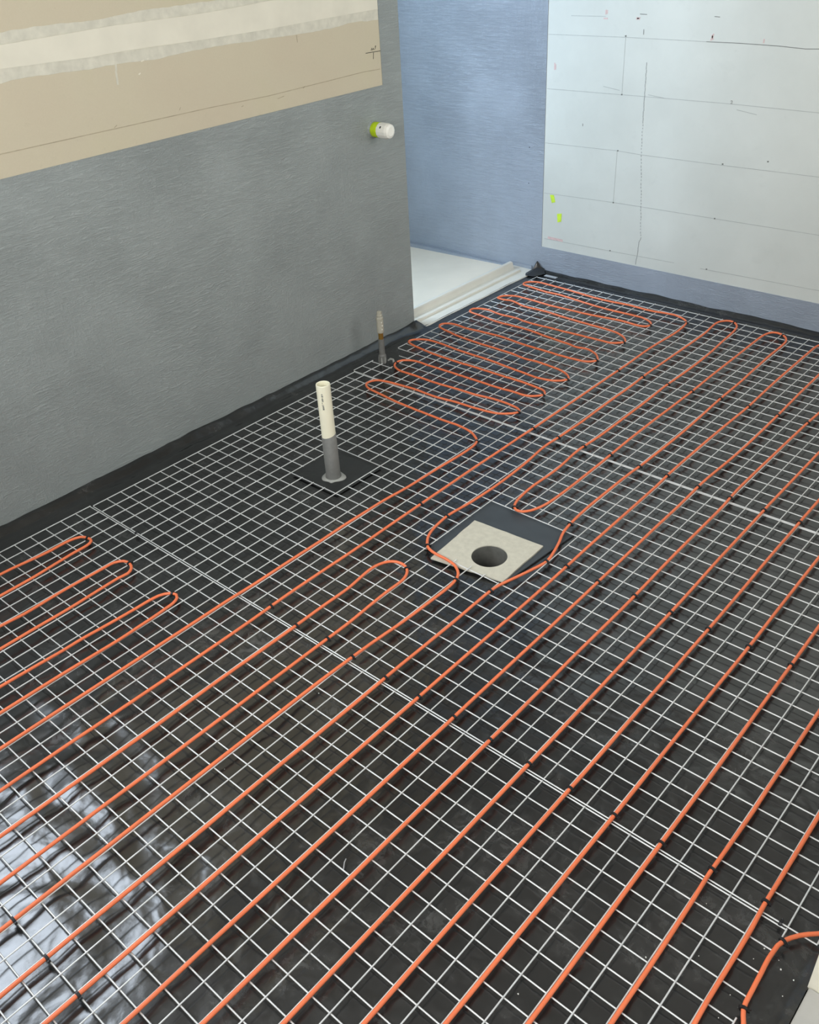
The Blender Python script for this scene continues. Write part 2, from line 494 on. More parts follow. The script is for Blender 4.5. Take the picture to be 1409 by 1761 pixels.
struct(obj('ceiling', boxes((-1.3, XR + 0.12, YF - 0.1, YB + 0.1, ZC, ZC + 0.1)), M['ceiling']), 'bare board ceiling')
w1 = struct(obj('window_1', boxes((XL - 0.10, XL - 0.01, -1.31, -1.27, 0.95, 2.05), (XL - 0.10, XL - 0.01, -0.41, -0.37, 0.95, 2.05),
                                  (XL - 0.10, XL - 0.01, -1.27, -0.41, 0.95, 0.99), (XL - 0.10, XL - 0.01, -1.27, -0.41, 2.01, 2.05)),
                M['window_frame']), 'white framed window in the side wall')
w2 = struct(obj('window_2', boxes((-1.3, -1.19, 0.50, 0.53, 0.90, 2.00), (-1.3, -1.19, 1.33, 1.36, 0.90, 2.00),
                                  (-1.3, -1.19, 0.53, 1.33, 0.90, 0.93), (-1.3, -1.19, 0.53, 1.33, 1.97, 2.00)),
                M['window_frame']), 'white framed shower window')
w3 = struct(obj('window_3', boxes((0.90, 0.93, YF - 0.1, YF + 0.01, 1.0, 2.1), (1.97, 2.00, YF - 0.1, YF + 0.01, 1.0, 2.1),
                                  (0.93, 1.97, YF - 0.1, YF + 0.01, 1.0, 1.03), (0.93, 1.97, YF - 0.1, YF + 0.01, 2.07, 2.1)),
                M['window_frame']), 'white framed window in the front wall behind the camera')
w4 = struct(obj('fill_light_frame', boxes((XR - 0.01, XR + 0.11, 0.95, 0.98, 1.0, 2.0), (XR - 0.01, XR + 0.11, 1.92, 1.95, 1.0, 2.0),
                                  (XR - 0.01, XR + 0.11, 0.98, 1.92, 1.0, 1.03), (XR - 0.01, XR + 0.11, 0.98, 1.92, 1.97, 2.0)),
                M['window_frame']), 'white frame added round the fill light in the right wall out of view')  # frame and opening added to hold the fill light
# door lining and hall floor at the doorway
tj = struct(obj('trim_1', boxes((XR - 0.002, XR + 0.045, -0.079, -0.049, -0.012, 2.05), (XR + 0.048, XR + 0.112, -0.079, -0.049, -0.012, 2.05),
                                (XR + 0.040, XR + 0.055, -0.074, -0.05, -0.012, 2.05)), M['timber_white']),
            'cream painted door lining with a dark groove')
struct(obj('trim_2', boxes((XR - 0.002, XR + 0.112, -1.31, -1.28, -0.012, 2.05), (XR - 0.002, XR + 0.112, -1.28, -0.079, 2.02, 2.05)),
           M['timber_white']), 'cream painted door lining behind the camera')

# ---------------------------------------------------------------- marks on the walls


def strokes(name, segs, w, plane, mat, parent, t=0.0006, label=None):
    """thin flat strokes on a wall; segs: list of polylines in wall coordinates"""
    bm = bmesh.new()
    for pl in segs:
        pts = [Vector(p) for p in pl]
        L, R = [], []
        for k, p in enumerate(pts):
            d = (pts[min(k + 1, len(pts) - 1)] - pts[max(k - 1, 0)]).normalized()
            nrm = Vector((-d.y, d.x)) * (w / 2)
            L.append(p + nrm)
            R.append(p - nrm)
        for k in range(len(pts) - 1):
            q = [L[k], L[k + 1], R[k + 1], R[k]]
            if plane == 'x':
                f = [(XL + t - 0.002, a.x, a.y) for a in q]
                g = [(XL - 0.003, a.x, a.y) for a in q]
            else:
                f = [(a.x, YB + 0.002 - t, a.y) for a in q]
                g = [(a.x, YB + 0.003, a.y) for a in q]
            vf = [bm.verts.new(c) for c in f]
            vg = [bm.verts.new(c) for c in g]
            bm.faces.new(vf)
            for e in range(4):
                bm.faces.new((vf[e], vf[(e + 1) % 4], vg[(e + 1) % 4], vg[e]))
    o = obj(name, bm, mat, parent)
    if label:
        o['label'] = label
    return o


def band(name, y0, y1, lo, hi, mat, parent, t, jit, seed):
    """strip of compound on the left wall with trowelled, uneven edges"""
    def val(tab, y):
        for (a, za), (b, zb) in zip(tab, tab[1:]):
            if a <= y <= b:
                return za + (zb - za) * (y - a) / (b - a)
        return tab[0][1] if y < tab[0][0] else tab[-1][1]
    bm = bmesh.new()
    n = int((y1 - y0) / 0.008)
    prev = None
    for k in range(n + 1):
        y = y0 + (y1 - y0) * k / n
        a = val(lo, y) + jit * (noise.noise(Vector((y * 9, seed, 0))) + 0.5 * noise.noise(Vector((y * 40, seed, 2))))
        b = val(hi, y) + jit * (noise.noise(Vector((y * 8, seed + 5, 0))) + 0.5 * noise.noise(Vector((y * 37, seed, 7))))
        r = [bm.verts.new(v) for v in ((XL - 0.003, y, a), (XL - 0.002 + t, y, a + 0.001), (XL - 0.002 + t, y, b - 0.001), (XL - 0.003, y, b))]
        if prev:
            for q in range(3):
                bm.faces.new((prev[q], prev[q + 1], r[q + 1], r[q]))
        prev = r
    return obj(name, bm, mat, parent)


jo = band('joint_compound', -0.36, 1.5215, [(0.13, 1.155), (0.205, 1.157), (0.268, 1.156), (0.386, 1.150), (0.469, 1.149), (0.601, 1.147), (0.791, 1.151), (0.963, 1.146), (1.135, 1.143), (1.294, 1.144), (1.406, 1.147), (1.519, 1.146)],
          [(0.168, 1.267), (0.323, 1.268), (0.418, 1.264), (0.697, 1.270), (0.817, 1.267), (1.5, 1.268)], M['compound_thin'], wl, 0.0005, 0.004, 1.7)
jo['label'] = 'thin feathered edge of plaster joint compound'
ji = band('joint_compound', -0.36, 1.5215, [(0.141, 1.185), (0.394, 1.178), (0.584, 1.178), (0.796, 1.172), (1.009, 1.170), (1.231, 1.172), (1.518, 1.174)],
          [(0.159, 1.239), (0.504, 1.244), (0.811, 1.241), (1.054, 1.248), (1.5, 1.246)], M['compound'], wl, 0.0012, 0.0015, 8.1)
ji['label'] = 'thicker pale band of plaster joint compound'
strokes('pencil_line', [[(0.159, 1.240), (0.504, 1.245), (0.811, 1.242), (1.054, 1.249)], [(0.141, 1.186), (0.394, 1.178), (0.796, 1.173), (1.009, 1.171), (1.231, 1.173), (1.518, 1.175)]],
        0.002, 'x', M['compound_thin'], wl, 0.0016)
strokes('compound_drip', [[(0.4705, 1.152), (0.468, 1.135)], [(0.4665, 1.136), (0.464, 1.101)]], 0.006, 'x', M['compound_thin'], wl)
strokes('compound_spot', [[(0.536, 1.116), (0.543, 1.119)], [(0.552, 1.147), (0.562, 1.149)], [(0.572, 1.150), (0.578, 1.151)]], 0.003, 'x', M['compound'], wl)
strokes('pencil_line', [[(-0.3, 0.998), (0.08, 0.996), (0.417, 0.994), (0.756, 0.992), (0.994, 0.987), (1.149, 0.989), (1.30, 0.991), (1.431, 0.993), (1.514, 0.990)]], 0.0022, 'x', M['pencil_tan'], wl)
strokes('pencil_line', [[(1.030, 0.973), (1.058, 0.976)], [(1.140, 1.142), (1.141, 1.121)], [(1.143, 0.986), (1.153, 0.991)], [(0.880, 0.974), (0.888, 0.976)], [(0.424, 0.997), (0.434, 1.002)], [(0.650, 1.004), (0.655, 1.011)]],
        0.002, 'x', M['pencil_tan'], wl)
strokes('handwritten_mark', [[(1.448, 1.049), (1.486, 1.048), (1.522, 1.047)], [(1.487, 1.046), (1.484, 1.026)],
                             [(1.476, 1.054), (1.480, 1.061), (1.4815, 1.054)], [(1.484, 1.055), (1.487, 1.0605), (1.489, 1.0545)], [(1.493, 1.0545), (1.4945, 1.0565)],
                             [(1.4975, 1.057), (1.4985, 1.066)], [(1.500, 1.0665), (1.4995, 1.0615)]], 0.0019, 'x', M['ink'], wl, label='black handwritten setting-out mark')

strokes('pencil_line', [[(0.057, 1.059), (0.214, 1.060)], [(-0.05, 0.989), (0.308, 0.991), (0.643, 0.989)], [(-0.048, 0.784), (0.309, 0.786), (0.767, 0.787), (1.095, 0.783), (2.0, 0.78)],
                        [(-0.05, 0.567), (0.309, 0.572), (0.416, 0.568), (0.767, 0.568), (1.136, 0.570), (2.0, 0.57)],
                        [(-0.048, 0.354), (0.307, 0.362), (0.436, 0.363), (0.764, 0.364), (1.177, 0.366), (2.0, 0.367)],
                        [(-0.04, 0.150), (0.304, 0.153), (0.613, 0.157)], [(0.731, 0.155), (1.217, 0.161), (2.0, 0.163)],
                        [(0.223, 0.811), (0.298, 0.801)], [(0.425, 0.794), (0.495, 0.787)], [(0.793, 0.769), (0.872, 0.758)]], 0.0017, 'y', M['pencil'], wb)
strokes('pencil_line', [[(0.643, 0.989), (0.767, 0.989), (0.915, 0.986), (1.008, 0.981), (1.055, 0.983), (1.4, 0.984)], [(0.384, 1.021), (0.384, 1.003)], [(0.362, 1.072), (0.392, 1.071)], [(0.663, 1.071), (0.684, 1.070)],
                        [(0.135, 0.662), (0.135, 0.652)]], 0.0020, 'y', M['pencil_dark'], wb)
strokes('pencil_line', [[(0.308, 0.995), (0.309, 0.786)], [(0.306, 0.57), (0.305, 0.36)]], 0.0010, 'y', M['pencil'], wb)
crk = [(0.408, 0.908), (0.411, 0.793), (0.412, 0.697), (0.418, 0.567), (0.424, 0.50), (0.431, 0.43), (0.436, 0.366), (0.446, 0.26), (0.449, 0.237), (0.442, 0.210), (0.435, 0.116)]
cp_ = []
for (a, za), (b, zb) in zip(crk, crk[1:]):
    n_ = max(2, int((za - zb) / 0.012))
    for q in range(n_):
        t0, t1 = q / n_, (q + (0.95 if zb > 0.57 or zb < 0.23 else random.uniform(0.3, 0.75))) / n_
        jx = random.uniform(-0.0015, 0.0015)
        cp_.append([(a + (b - a) * t0 + jx, za + (zb - za) * t0), (a + (b - a) * t1 + jx, za + (zb - za) * t1)])
strokes('hairline_crack', cp_, 0.0022, 'y', M['crack'], wb, label='wandering hairline crack')
dots = [(0.308, 0.995), (0.309, 0.786), (0.309, 0.572), (0.767, 0.572), (0.941, 0.601), (0.305, 0.361), (0.764, 0.364), (0.306, 0.154), (0.758, 0.157)]
strokes('nail_mark', [[(x - 0.003, z), (x + 0.003, z + 0.001)] for x, z in dots], 0.005, 'y', M['pencil_dark'], wb, 0.0008)
strokes('pencil_numeral', [[(0.7655, 0.796), (0.769, 0.799), (0.7725, 0.796), (0.7715, 0.793), (0.766, 0.788), (0.774, 0.788)]], 0.0014, 'y', M['pencil_dark'], wb, 0.0009)
strokes('nail_mark', [[(-0.133, 0.540), (-0.129, 0.5405)], [(-0.133, 0.386), (-0.130, 0.386)]], 0.004, 'y', M['ink'], wb, 0.0026)
strokes('crayon_mark', [[(0.214, 1.067), (0.214, 1.083)], [(0.220, 1.069), (0.220, 1.082)], [(0.205, 1.053), (0.224, 1.053)], [(0.348, 1.054), (0.364, 1.060)], [(0.349, 1.060), (0.362, 1.054)],
                        [(0.659, 0.993), (0.668, 1.016)], [(0.667, 0.996), (0.662, 1.012)], [(-0.014, 0.858), (-0.014, 0.885)], [(-0.009, 0.860), (-0.009, 0.880)], [(0.858, 0.993), (0.858, 1.006)]],
        0.005, 'y', M['pink'], wb, 0.0007, 'pale pink crayon marks')
strokes('crayon_bar', [[(-0.021, 0.158), (0.060, 0.1565)]], 0.011, 'y', M['pink'], wb, 0.0007, 'pale pink crayon bar')


def tape_piece(corners, label):
    bm = bmesh.new()
    f = [bm.verts.new((x, YB + 0.0008, z)) for x, z in corners]
    g = [bm.verts.new((x, YB + 0.0025, z)) for x, z in corners]
    bm.faces.new(f)
    for e in range(4):
        bm.faces.new((f[e], f[(e + 1) % 4], g[(e + 1) % 4], g[e]))
    o = obj('tape_piece', bm, M['green_tape'])
    tag(o, label, 'tape', 'tape pieces on the white wall')


tape_piece([(-0.016, 0.350), (0.004, 0.352), (0.013, 0.322), (-0.005, 0.316)], 'upper yellow-green tape piece stuck on the white wall')
tape_piece([(0.025, 0.272), (0.049, 0.277), (0.048, 0.241), (0.029, 0.235)], 'lower yellow-green tape piece stuck on the white wall')

# ---------------------------------------------------------------- black plastic sheet on the floor


def smooth(a, b, x):
    t = max(0.0, min(1.0, (x - a) / (b - a)))
    return t * t * (3 - 2 * t)


def sheet_left(y):
    return XL + 0.001 if y < YE - 0.01 else (-0.080 if y > YE + 0.02 else XL + 0.001 + (0.034) * (y - YE + 0.01) / 0.03)


def sheet_z(x, y):
    n1 = noise.noise(Vector((x * 5, y * 5, 1.3)))
    n2 = noise.noise(Vector((x * 14, y * 11, 4.1)))
    z = -0.0125 + 0.0016 * n1 + 0.0009 * n2
    # loose, bubbled sheet towards the window
    k = (1 - smooth(0.9, 1.7, x)) * (1 - smooth(-0.55, -0.05, y))
    wv = noise.noise(Vector((x * 7 + 2.2 * n1, y * 12, 7.7)))
    z += k * (0.0075 * wv + 0.0022 * noise.noise(Vector((x * 13, y * 20, 2.0))) - 0.002)
    z = min(z, -0.0052)
    # turned up against the left wall
    if y < YE + 0.03:
        d = x - XL
        top = 0.011 + 0.008 * noise.noise(Vector((0.0, y * 3.1, 9.0))) + 0.004 * noise.noise(Vector((0.0, y * 11, 5.0)))
        fold = 0.006 * max(0.0, noise.noise(Vector((x * 9 + y * 14, y * 9, 3.0)))) * smooth(0.11, 0.05, d) if d < 0.11 else 0
        z += (top + 0.0125) * (1 - smooth(0.0, 0.045, d)) + 0.006 * math.exp(-((d - 0.06) / 0.022) ** 2) * (0.6 + noise.noise(Vector((2.0, y * 4, 1.0)))) + fold
    else:
        d = x + 0.080
        z += 0.007 * (1 - smooth(0.0, 0.012, d))
    # hump at the end of the wall
    z += 0.020 * math.exp(-((x + 0.095) / 0.020) ** 2 - ((y - YE + 0.005) / 0.030) ** 2)
    # rolled up along the back wall
    d = YB - y
    top = 0.004 + 0.006 * noise.noise(Vector((x * 3.3, 0.0, 2.2))) + 0.003 * noise.noise(Vector((x * 12, 0.0, 6.0)))
    z += (top + 0.012) * (1 - smooth(0.0, 0.028, d)) + 0.009 * math.exp(-((d - 0.05) / 0.017) ** 2) * smooth(0.1, 0.6, x)
    # lapped up at the doorway
    d = XR - x
    z += 0.010 * (1 - smooth(0.0, 0.02, d))
    return z


def build_sheet():
    bm = bmesh.new()
    nx, ny = 190, 300
    us = [(k / nx) for k in range(nx + 1)]
    us = [u - 0.045 * math.sin(2 * PI * u) / 1.0 * 0.9 for u in us]      # finer towards both edges
    ys = [YF + 0.01 + (YB - 0.001 - YF - 0.01) * k / ny for k in range(ny + 1)]
    ys = [y for y in ys if y < 2.33] + [2.33 + (YB - 0.001 - 2.33) * k / 18 for k in range(19)]
    g = []
    for y in ys:
        xl = sheet_left(y)
        g.append([bm.verts.new((xl + (XR - 0.001 - xl) * u, y, sheet_z(xl + (XR - 0.001 - xl) * u, y))) for u in us])
    for a, b in zip(g, g[1:]):
        for k in range(nx):
            c = (a[k].co + b[k + 1].co) / 2
            if (c.x - DC[0]) ** 2 + (c.y - DC[1]) ** 2 < (DR + 0.014) ** 2:
                continue
            bm.faces.new((a[k], a[k + 1], b[k + 1], b[k]))
    return bm


sheet = obj('plastic_sheet', build_sheet(), M['sheet'], smooth=True)
tag(sheet, 'black plastic sheet covering the whole floor under the wire mesh', 'plastic sheet')
bm = bmesh.new()
fold_pts = [(-0.098, 2.395, -0.006), (-0.080, 2.368, -0.006), (-0.040, 2.385, -0.008), (-0.012, 2.430, -0.004), (-0.030, 2.451, 0.012), (-0.075, 2.452, 0.006)]
fv = [bm.verts.new(c) for c in fold_pts]
tip = [bm.verts.new(c) for c in ((-0.071, 2.446, 0.040), (-0.067, 2.444, 0.039), (-0.068, 2.450, 0.041))]
mid = [bm.verts.new(c) for c in ((-0.080, 2.430, 0.008), (-0.076, 2.420, 0.006), (-0.062, 2.434, 0.016), (-0.040, 2.444, 0.010), (-0.054, 2.450, 0.020), (-0.074, 2.450, 0.016))]
for q in range(6):
    bm.faces.new((fv[q], fv[(q + 1) % 6], mid[(q + 1) % 6], mid[q]))
for q, t in enumerate((0, 1, 1, 2, 2, 0)):
    t2 = (0, 1, 1, 2, 2, 0)[(q + 1) % 6]
    if t == t2:
        bm.faces.new((mid[q], mid[(q + 1) % 6], tip[t]))
    else:
        bm.faces.new((mid[q], mid[(q + 1) % 6], tip[t2], tip[t]))
bm.faces.new(tip)
obj('corner_fold', bm, M['sheet'], sheet)
bm = boxes((0.012, 0.075, 2.386, 2.405, 0.004, 0.0055))
fo = obj('foil_flap', bm, plain('silver_foil', (0.75, 0.76, 0.77), 0.35, 0.6), sheet)
fo['label'] = 'silver foil flap of the sheet lining'

# smooth sheets round the pipe and the drain
pb = obj('membrane_patch', boxes((7.0 * C, 11.0 * C, 10.0 * C, 14.0 * C, -0.0098, -0.0082), bev=0.0005), M['patch_black'])
tag(pb, 'smooth black sheet patch round the foot of the cream pipe', 'membrane patch')
pg = obj('membrane_patch', poly_hole(bmesh.new(), [(18.7 * C, 9.2 * C), (24.1 * C, 9.5 * C), (24.6 * C, 15.2 * C), (18.7 * C, 15.2 * C)], DC, DR + 0.002, -0.0105, -0.0066), M['patch_grey'])
tag(pg, 'smooth slate grey sheet patch under the felt at the drain', 'membrane patch')
fp = obj('felt_pad', poly_hole(bmesh.new(), [(19.72 * C, 8.56 * C), (24.02 * C, 9.30 * C), (23.93 * C, 13.15 * C), (19.42 * C, 12.82 * C)], DC, DR, -0.0066, -0.0020, wob=0.002), M['felt'])
tag(fp, 'square pale felt pad with a round hole over the drain', 'felt pad')
bm = bmesh.new()
lathe(bm, [(DR - 0.0005, -0.0045), (DR - 0.0005, -0.30), (DR + 0.004, -0.30), (DR + 0.004, -0.0075), (DR - 0.0005, -0.0045)], 48, (DC[0], DC[1], 0))
dr = thing('floor_drain', 'open round grey floor drain pipe in the middle of the felt pad', 'drain', (DC[0], DC[1], -0.3))
bmesh.ops.translate(bm, vec=(-DC[0], -DC[1], 0.3), verts=bm.verts)
obj('pipe', bm, M['drain_pipe'], dr, True)
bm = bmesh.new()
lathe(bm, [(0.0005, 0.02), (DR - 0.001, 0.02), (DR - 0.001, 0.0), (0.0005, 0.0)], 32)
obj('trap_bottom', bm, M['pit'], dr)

# ---------------------------------------------------------------- shower tray
tr = thing('shower_tray', 'pale shower tray with a raised metal rim beyond the grey wall', 'shower tray', (-0.6, 1.7, -0.03))
bm = bmesh.new()
for x0, x1 in ((-1.195, -0.205),):
    pts = [(x0, 0.405, -0.026), (x1, 0.405, -0.014), (x1, YB - 0.001, -0.008), (x0, YB - 0.001, -0.030)]
    tv = [bm.verts.new(p) for p in pts]
    bvv = [bm.verts.new((p[0], p[1], -0.034)) for p in pts]
    bm.faces.new(tv)
    bm.faces.new(bvv[::-1])
    for e in range(4):
        bm.faces.new((tv[e], bvv[e], bvv[(e + 1) % 4], tv[(e + 1) % 4]))
bmesh.ops.translate(bm, vec=(0.6, -1.7, 0.03), verts=bm.verts)
obj('tray_floor', bm, M['tray'], tr)


def extrude_y(prof, y0, y1):
    bm = bmesh.new()
    a = [bm.verts.new((x, y0, z)) for x, z in prof]
    b = [bm.verts.new((x, y1, z)) for x, z in prof]
    n = len(prof)
    for q in range(n):
        bm.faces.new((a[q], a[(q + 1) % n], b[(q + 1) % n], b[q]))
    bm.faces.new(a[::-1])
    bm.faces.new(b)
    bmesh.ops.translate(bm, vec=(0.6, -1.7, 0.03), verts=bm.verts)
    return bm


obj('flange', extrude_y([(-0.072, -0.013), (-0.076, -0.006), (-0.205, -0.004), (-0.205, -0.030), (-0.072, -0.030)], YE + 0.004, YB - 0.002), M['tray_metal'], tr)
obj('bead', extrude_y([(-0.130, -0.005), (-0.131, 0.003), (-0.135, 0.005), (-0.139, 0.004), (-0.141, -0.005)], YE + 0.004, 2.400), M['tray_metal'], tr)
obj('rim', extrude_y([(-0.141, -0.0045), (-0.172, -0.0040), (-0.178, 0.000), (-0.184, 0.022), (-0.188, 0.0265), (-0.196, 0.0275), (-0.203, 0.026), (-0.206, 0.020), (-0.206, -0.02), (-0.141, -0.02)], YE + 0.004, 2.412), M['tray_metal'], tr)

# ---------------------------------------------------------------- cream vent pipe
vp = thing('waste_pipe', 'upright cream plastic pipe with a grey coated foot standing in the mesh', 'pipe', (9.32 * C, 11.40 * C, -0.0082))
VR = 0.0215
bm = lathe(bmesh.new(), [(VR, 0.0), (VR, 0.321), (VR - 0.0008, 0.3235), (VR - 0.003, 0.3235), (VR - 0.004, 0.322), (VR - 0.004, 0.05), (0.0005, 0.05)], 36)
obj('pipe', bm, M['pvc'], vp, False)
bm = bmesh.new()
n_ = 36
prof = [(VR + 0.0012, 0.0), (VR + 0.0012, 0.10)]
ra = [bm.verts.new(((VR + 0.0045) * math.cos(2 * PI * q / n_), (VR + 0.0045) * math.sin(2 * PI * q / n_), 0.0)) for q in range(n_)]
rb = [bm.verts.new(((VR + 0.0014) * math.cos(2 * PI * q / n_), (VR + 0.0014) * math.sin(2 * PI * q / n_), 0.018)) for q in range(n_)]
rc = [bm.verts.new(((VR + 0.0012) * math.cos(2 * PI * q / n_), (VR + 0.0012) * math.sin(2 * PI * q / n_), 0.152 + 0.005 * math.sin(2 * PI * q / n_ + 0.6))) for q in range(n_)]
rd = [bm.verts.new(((VR - 0.0005) * math.cos(2 * PI * q / n_), (VR - 0.0005) * math.sin(2 * PI * q / n_), 0.1525 + 0.005 * math.sin(2 * PI * q / n_ + 0.6))) for q in range(n_)]
for A, B_ in ((ra, rb), (rb, rc), (rc, rd)):
    for q in range(n_):
        bm.faces.new((A[q], A[(q + 1) % n_], B_[(q + 1) % n_], B_[q]))
sl = obj('sleeve', bm, M['coat'], vp, True)
sl['label'] = 'grey waterproofing coat on the lower half of the pipe'
bm = bmesh.new()
ro = []
for q in range(n_):
    t = 2 * PI * q / n_
    r = 0.0335 + 0.0055 * noise.noise(Vector((2.2 * math.cos(t), 2.2 * math.sin(t), 0.4))) + 0.004 * max(0, math.cos(2 * (t - 0.55)))
    ro.append((bm.verts.new((r * math.cos(t), r * math.sin(t), 0.0)), bm.verts.new((r * math.cos(t), r * math.sin(t), 0.0022)), bm.verts.new(((VR + 0.003) * math.cos(t), (VR + 0.003) * math.sin(t), 0.005))))
for q in range(n_):
    a, b = ro[q], ro[(q + 1) % n_]
    bm.faces.new((a[0], b[0], b[1], a[1]))
    bm.faces.new((a[1], b[1], b[2], a[2]))
bm.faces.new([a[0] for a in ro][::-1])
co = obj('collar', bm, M['coat_light'], vp, True)
co['label'] = 'pale grey ragged collar at the foot of the pipe'
bm = bmesh.new()
ph = -1.02          # printed line faces the camera
zt = 0.300
for k in range(13):
    hgt = random.choice((0.0022, 0.003, 0.0036))
    if k in (3, 8):
        zt -= 0.0022
    w = 0.0065
    vs = []
    for (dt, dz) in ((-w / 2 / VR, 0), (w / 2 / VR, 0), (w / 2 / VR, -hgt), (-w / 2 / VR, -hgt)):
        vs.append(bm.verts.new(((VR + 0.0003) * math.cos(ph + dt * random.uniform(0.5, 1)), (VR + 0.0003) * math.sin(ph + dt * random.uniform(0.5, 1)), zt + dz)))
    bm.faces.new(vs)
    zt -= hgt + 0.0008
obj('printed_line', bm, M['pencil_dark'], vp)

# ---------------------------------------------------------------- capped water pipe by the wall
wp = thing('water_pipe', 'short capped water pipe with a brass joint rising beside the grey wall', 'pipe', (0.012, 1.288, -0.010))
bm = lathe(bmesh.new(), [(0.0005, 0.0), (0.0145, 0.0), (0.0150, 0.004), (0.0150, 0.030), (0.0115, 0.036), (0.0112, 0.098), (0.0005, 0.098)], 24)
o = obj('coated_stub', bm, M['coat'], wp)
bm = lathe(bmesh.new(), [(0.0160, -0.001), (0.0165, 0.010), (0.0160, 0.024), (0.0148, 0.028)], 6)
obj('base_nut', bm, M['coat_light'], wp)
bm = lathe(bmesh.new(), [(0.0005, 0.096), (0.0092, 0.096), (0.0095, 0.100), (0.0095, 0.124), (0.0102, 0.126), (0.0005, 0.127)], 24)
o = obj('brass_joint', bm, M['brass'], wp, False)
o['label'] = 'exposed brass joint'
bm = lathe(bmesh.new(), [(0.0005, 0.124), (0.0125, 0.124), (0.0137, 0.128), (0.0132, 0.172), (0.0125, 0.174), (0.0005, 0.1745)], 20)
obj('fitting_body', bm, M['fitting'], wp)
bm = lathe(bmesh.new(), [(0.0005, 0.174), (0.0142, 0.175), (0.0142, 0.183), (0.0118, 0.187), (0.0118, 0.195), (0.0098, 0.197), (0.0098, 0.208), (0.0035, 0.210), (0.003, 0.206), (0.0005, 0.206)], 8)
obj('cap', bm, M['fitting'], wp)
bm = bmesh.new()
for k, (x, z) in enumerate(((0.0, 0.030), (0.002, 0.044), (-0.001, 0.058))):
    lathe(bm, [(0.0005, 0.0148), (0.002, 0.0146), (0.003, 0.0135)], 8, (0.0, -0.004 + x, 0.11 + z), axis='x')
obj('rivet', bm, M['cap_white'], wp)
bm = bmesh.new()
tube(bm, [(0.016, 0.014, 0.006), (0.024, 0.020, 0.013), (0.036, 0.022, 0.012), (0.044, 0.016, 0.004)], [0.003, 0.0042, 0.0042, 0.005], 8)
o = obj('loose_tab', bm, M['coat_light'], wp)
o['label'] = 'small pale grey bent tab at the foot'

# ---------------------------------------------------------------- capped stub on the wall
cs = thing('capped_stub', 'white end cap with lime thread tape sticking out of the grey wall', 'pipe cap', (XL, 1.457, 0.802))
bm = lathe(bmesh.new(), [(0.031, -0.001), (0.0305, 0.0015), (0.0255, 0.0040), (0.0235, 0.008), (0.0235, 0.02)], 32, axis='x')
obj('wall_fillet', bm, M['membrane_left'], cs, True)
bm = lathe(bmesh.new(), [(0.022, -0.001), (0.0235, 0.005), (0.0258, 0.008), (0.0250, 0.013), (0.0262, 0.018), (0.0252, 0.024), (0.0260, 0.030), (0.0248, 0.037), (0.020, 0.038)], 32, axis='x')
o = obj('thread_tape', bm, M['yellow_tape'], cs, True)
o['label'] = 'lime yellow thread tape'
bm = lathe(bmesh.new(), [(0.022, 0.034), (0.0262, 0.036), (0.0268, 0.040), (0.0262, 0.074), (0.0235, 0.083), (0.0150, 0.0875), (0.0120, 0.0872), (0.0005, 0.0868)], 14, axis='x')
cp_o = obj('end_cap', bm, M['cap_white'], cs)
bm = bmesh.new()
box(bm, 0.052, 0.058, -0.004, 0.004, 0.0238, 0.0262)
bmesh.ops.rotate(bm, cent=(0, 0, 0), matrix=Matrix.Rotation(0.95, 3, 'X'), verts=bm.verts)
obj('ink_mark', bm, M['ink'], cp_o)

# ---------------------------------------------------------------- welded wire mesh
WR = 0.0016


def make_wire(p0, p1, z, along, root, seed):
    bm = bmesh.new()
    L = (Vector(p1) - Vector(p0)).length
    n = max(1, int(L / 0.12))
    pts = []
    for k in range(n + 1):
        t = k / n
        x = p0[0] + (p1[0] - p0[0]) * t
        y = p0[1] + (p1[1] - p0[1]) * t
        s = 0.0007 * noise.noise(Vector((x * 3.1, y * 3.1, seed)))
        zz = z + 0.0008 * noise.noise(Vector((x * 2.2, y * 2.2, 0.5)))
        pts.append((x + (s if along == 'y' else 0), y + (s if along == 'x' else 0), zz))
    tube(bm, pts, WR, 6)
    return obj('wire', bm, M['wire'], root, True)


def make_sheet(label, ilines, jlines, xof, yof, i_cut, j_cut, seed):
    """ilines / jlines: wire numbers; xof / yof: number -> cell position; cuts: number -> list of removed spans in cells"""
    root = thing('wire_mesh', label, 'wire mesh', (0, 0, 0), 'wire mesh sheets on the floor')
    x0, x1 = xof(ilines[0]), xof(ilines[-1])
    y0, y1 = yof(jlines[0]), yof(jlines[-1])

    def spans(a, b, cuts):
        out, cur = [], a
        for c0, c1 in sorted(cuts):
            if c0 > cur:
                out.append((cur, c0))
            cur = max(cur, c1)
        if cur < b:
            out.append((cur, b))
        return out
    for i in ilines:
        for a, b in spans(y0, y1, i_cut.get(i, [])):
            make_wire((xof(i) * C, a * C), (xof(i) * C, b * C), WR, 'y', root, seed + i)
    for j in jlines:
        for a, b in spans(x0, x1, j_cut.get(j, [])):
            make_wire((a * C, yof(j) * C), (b * C, yof(j) * C), -WR, 'x', root, seed + 100 + j)
    return root


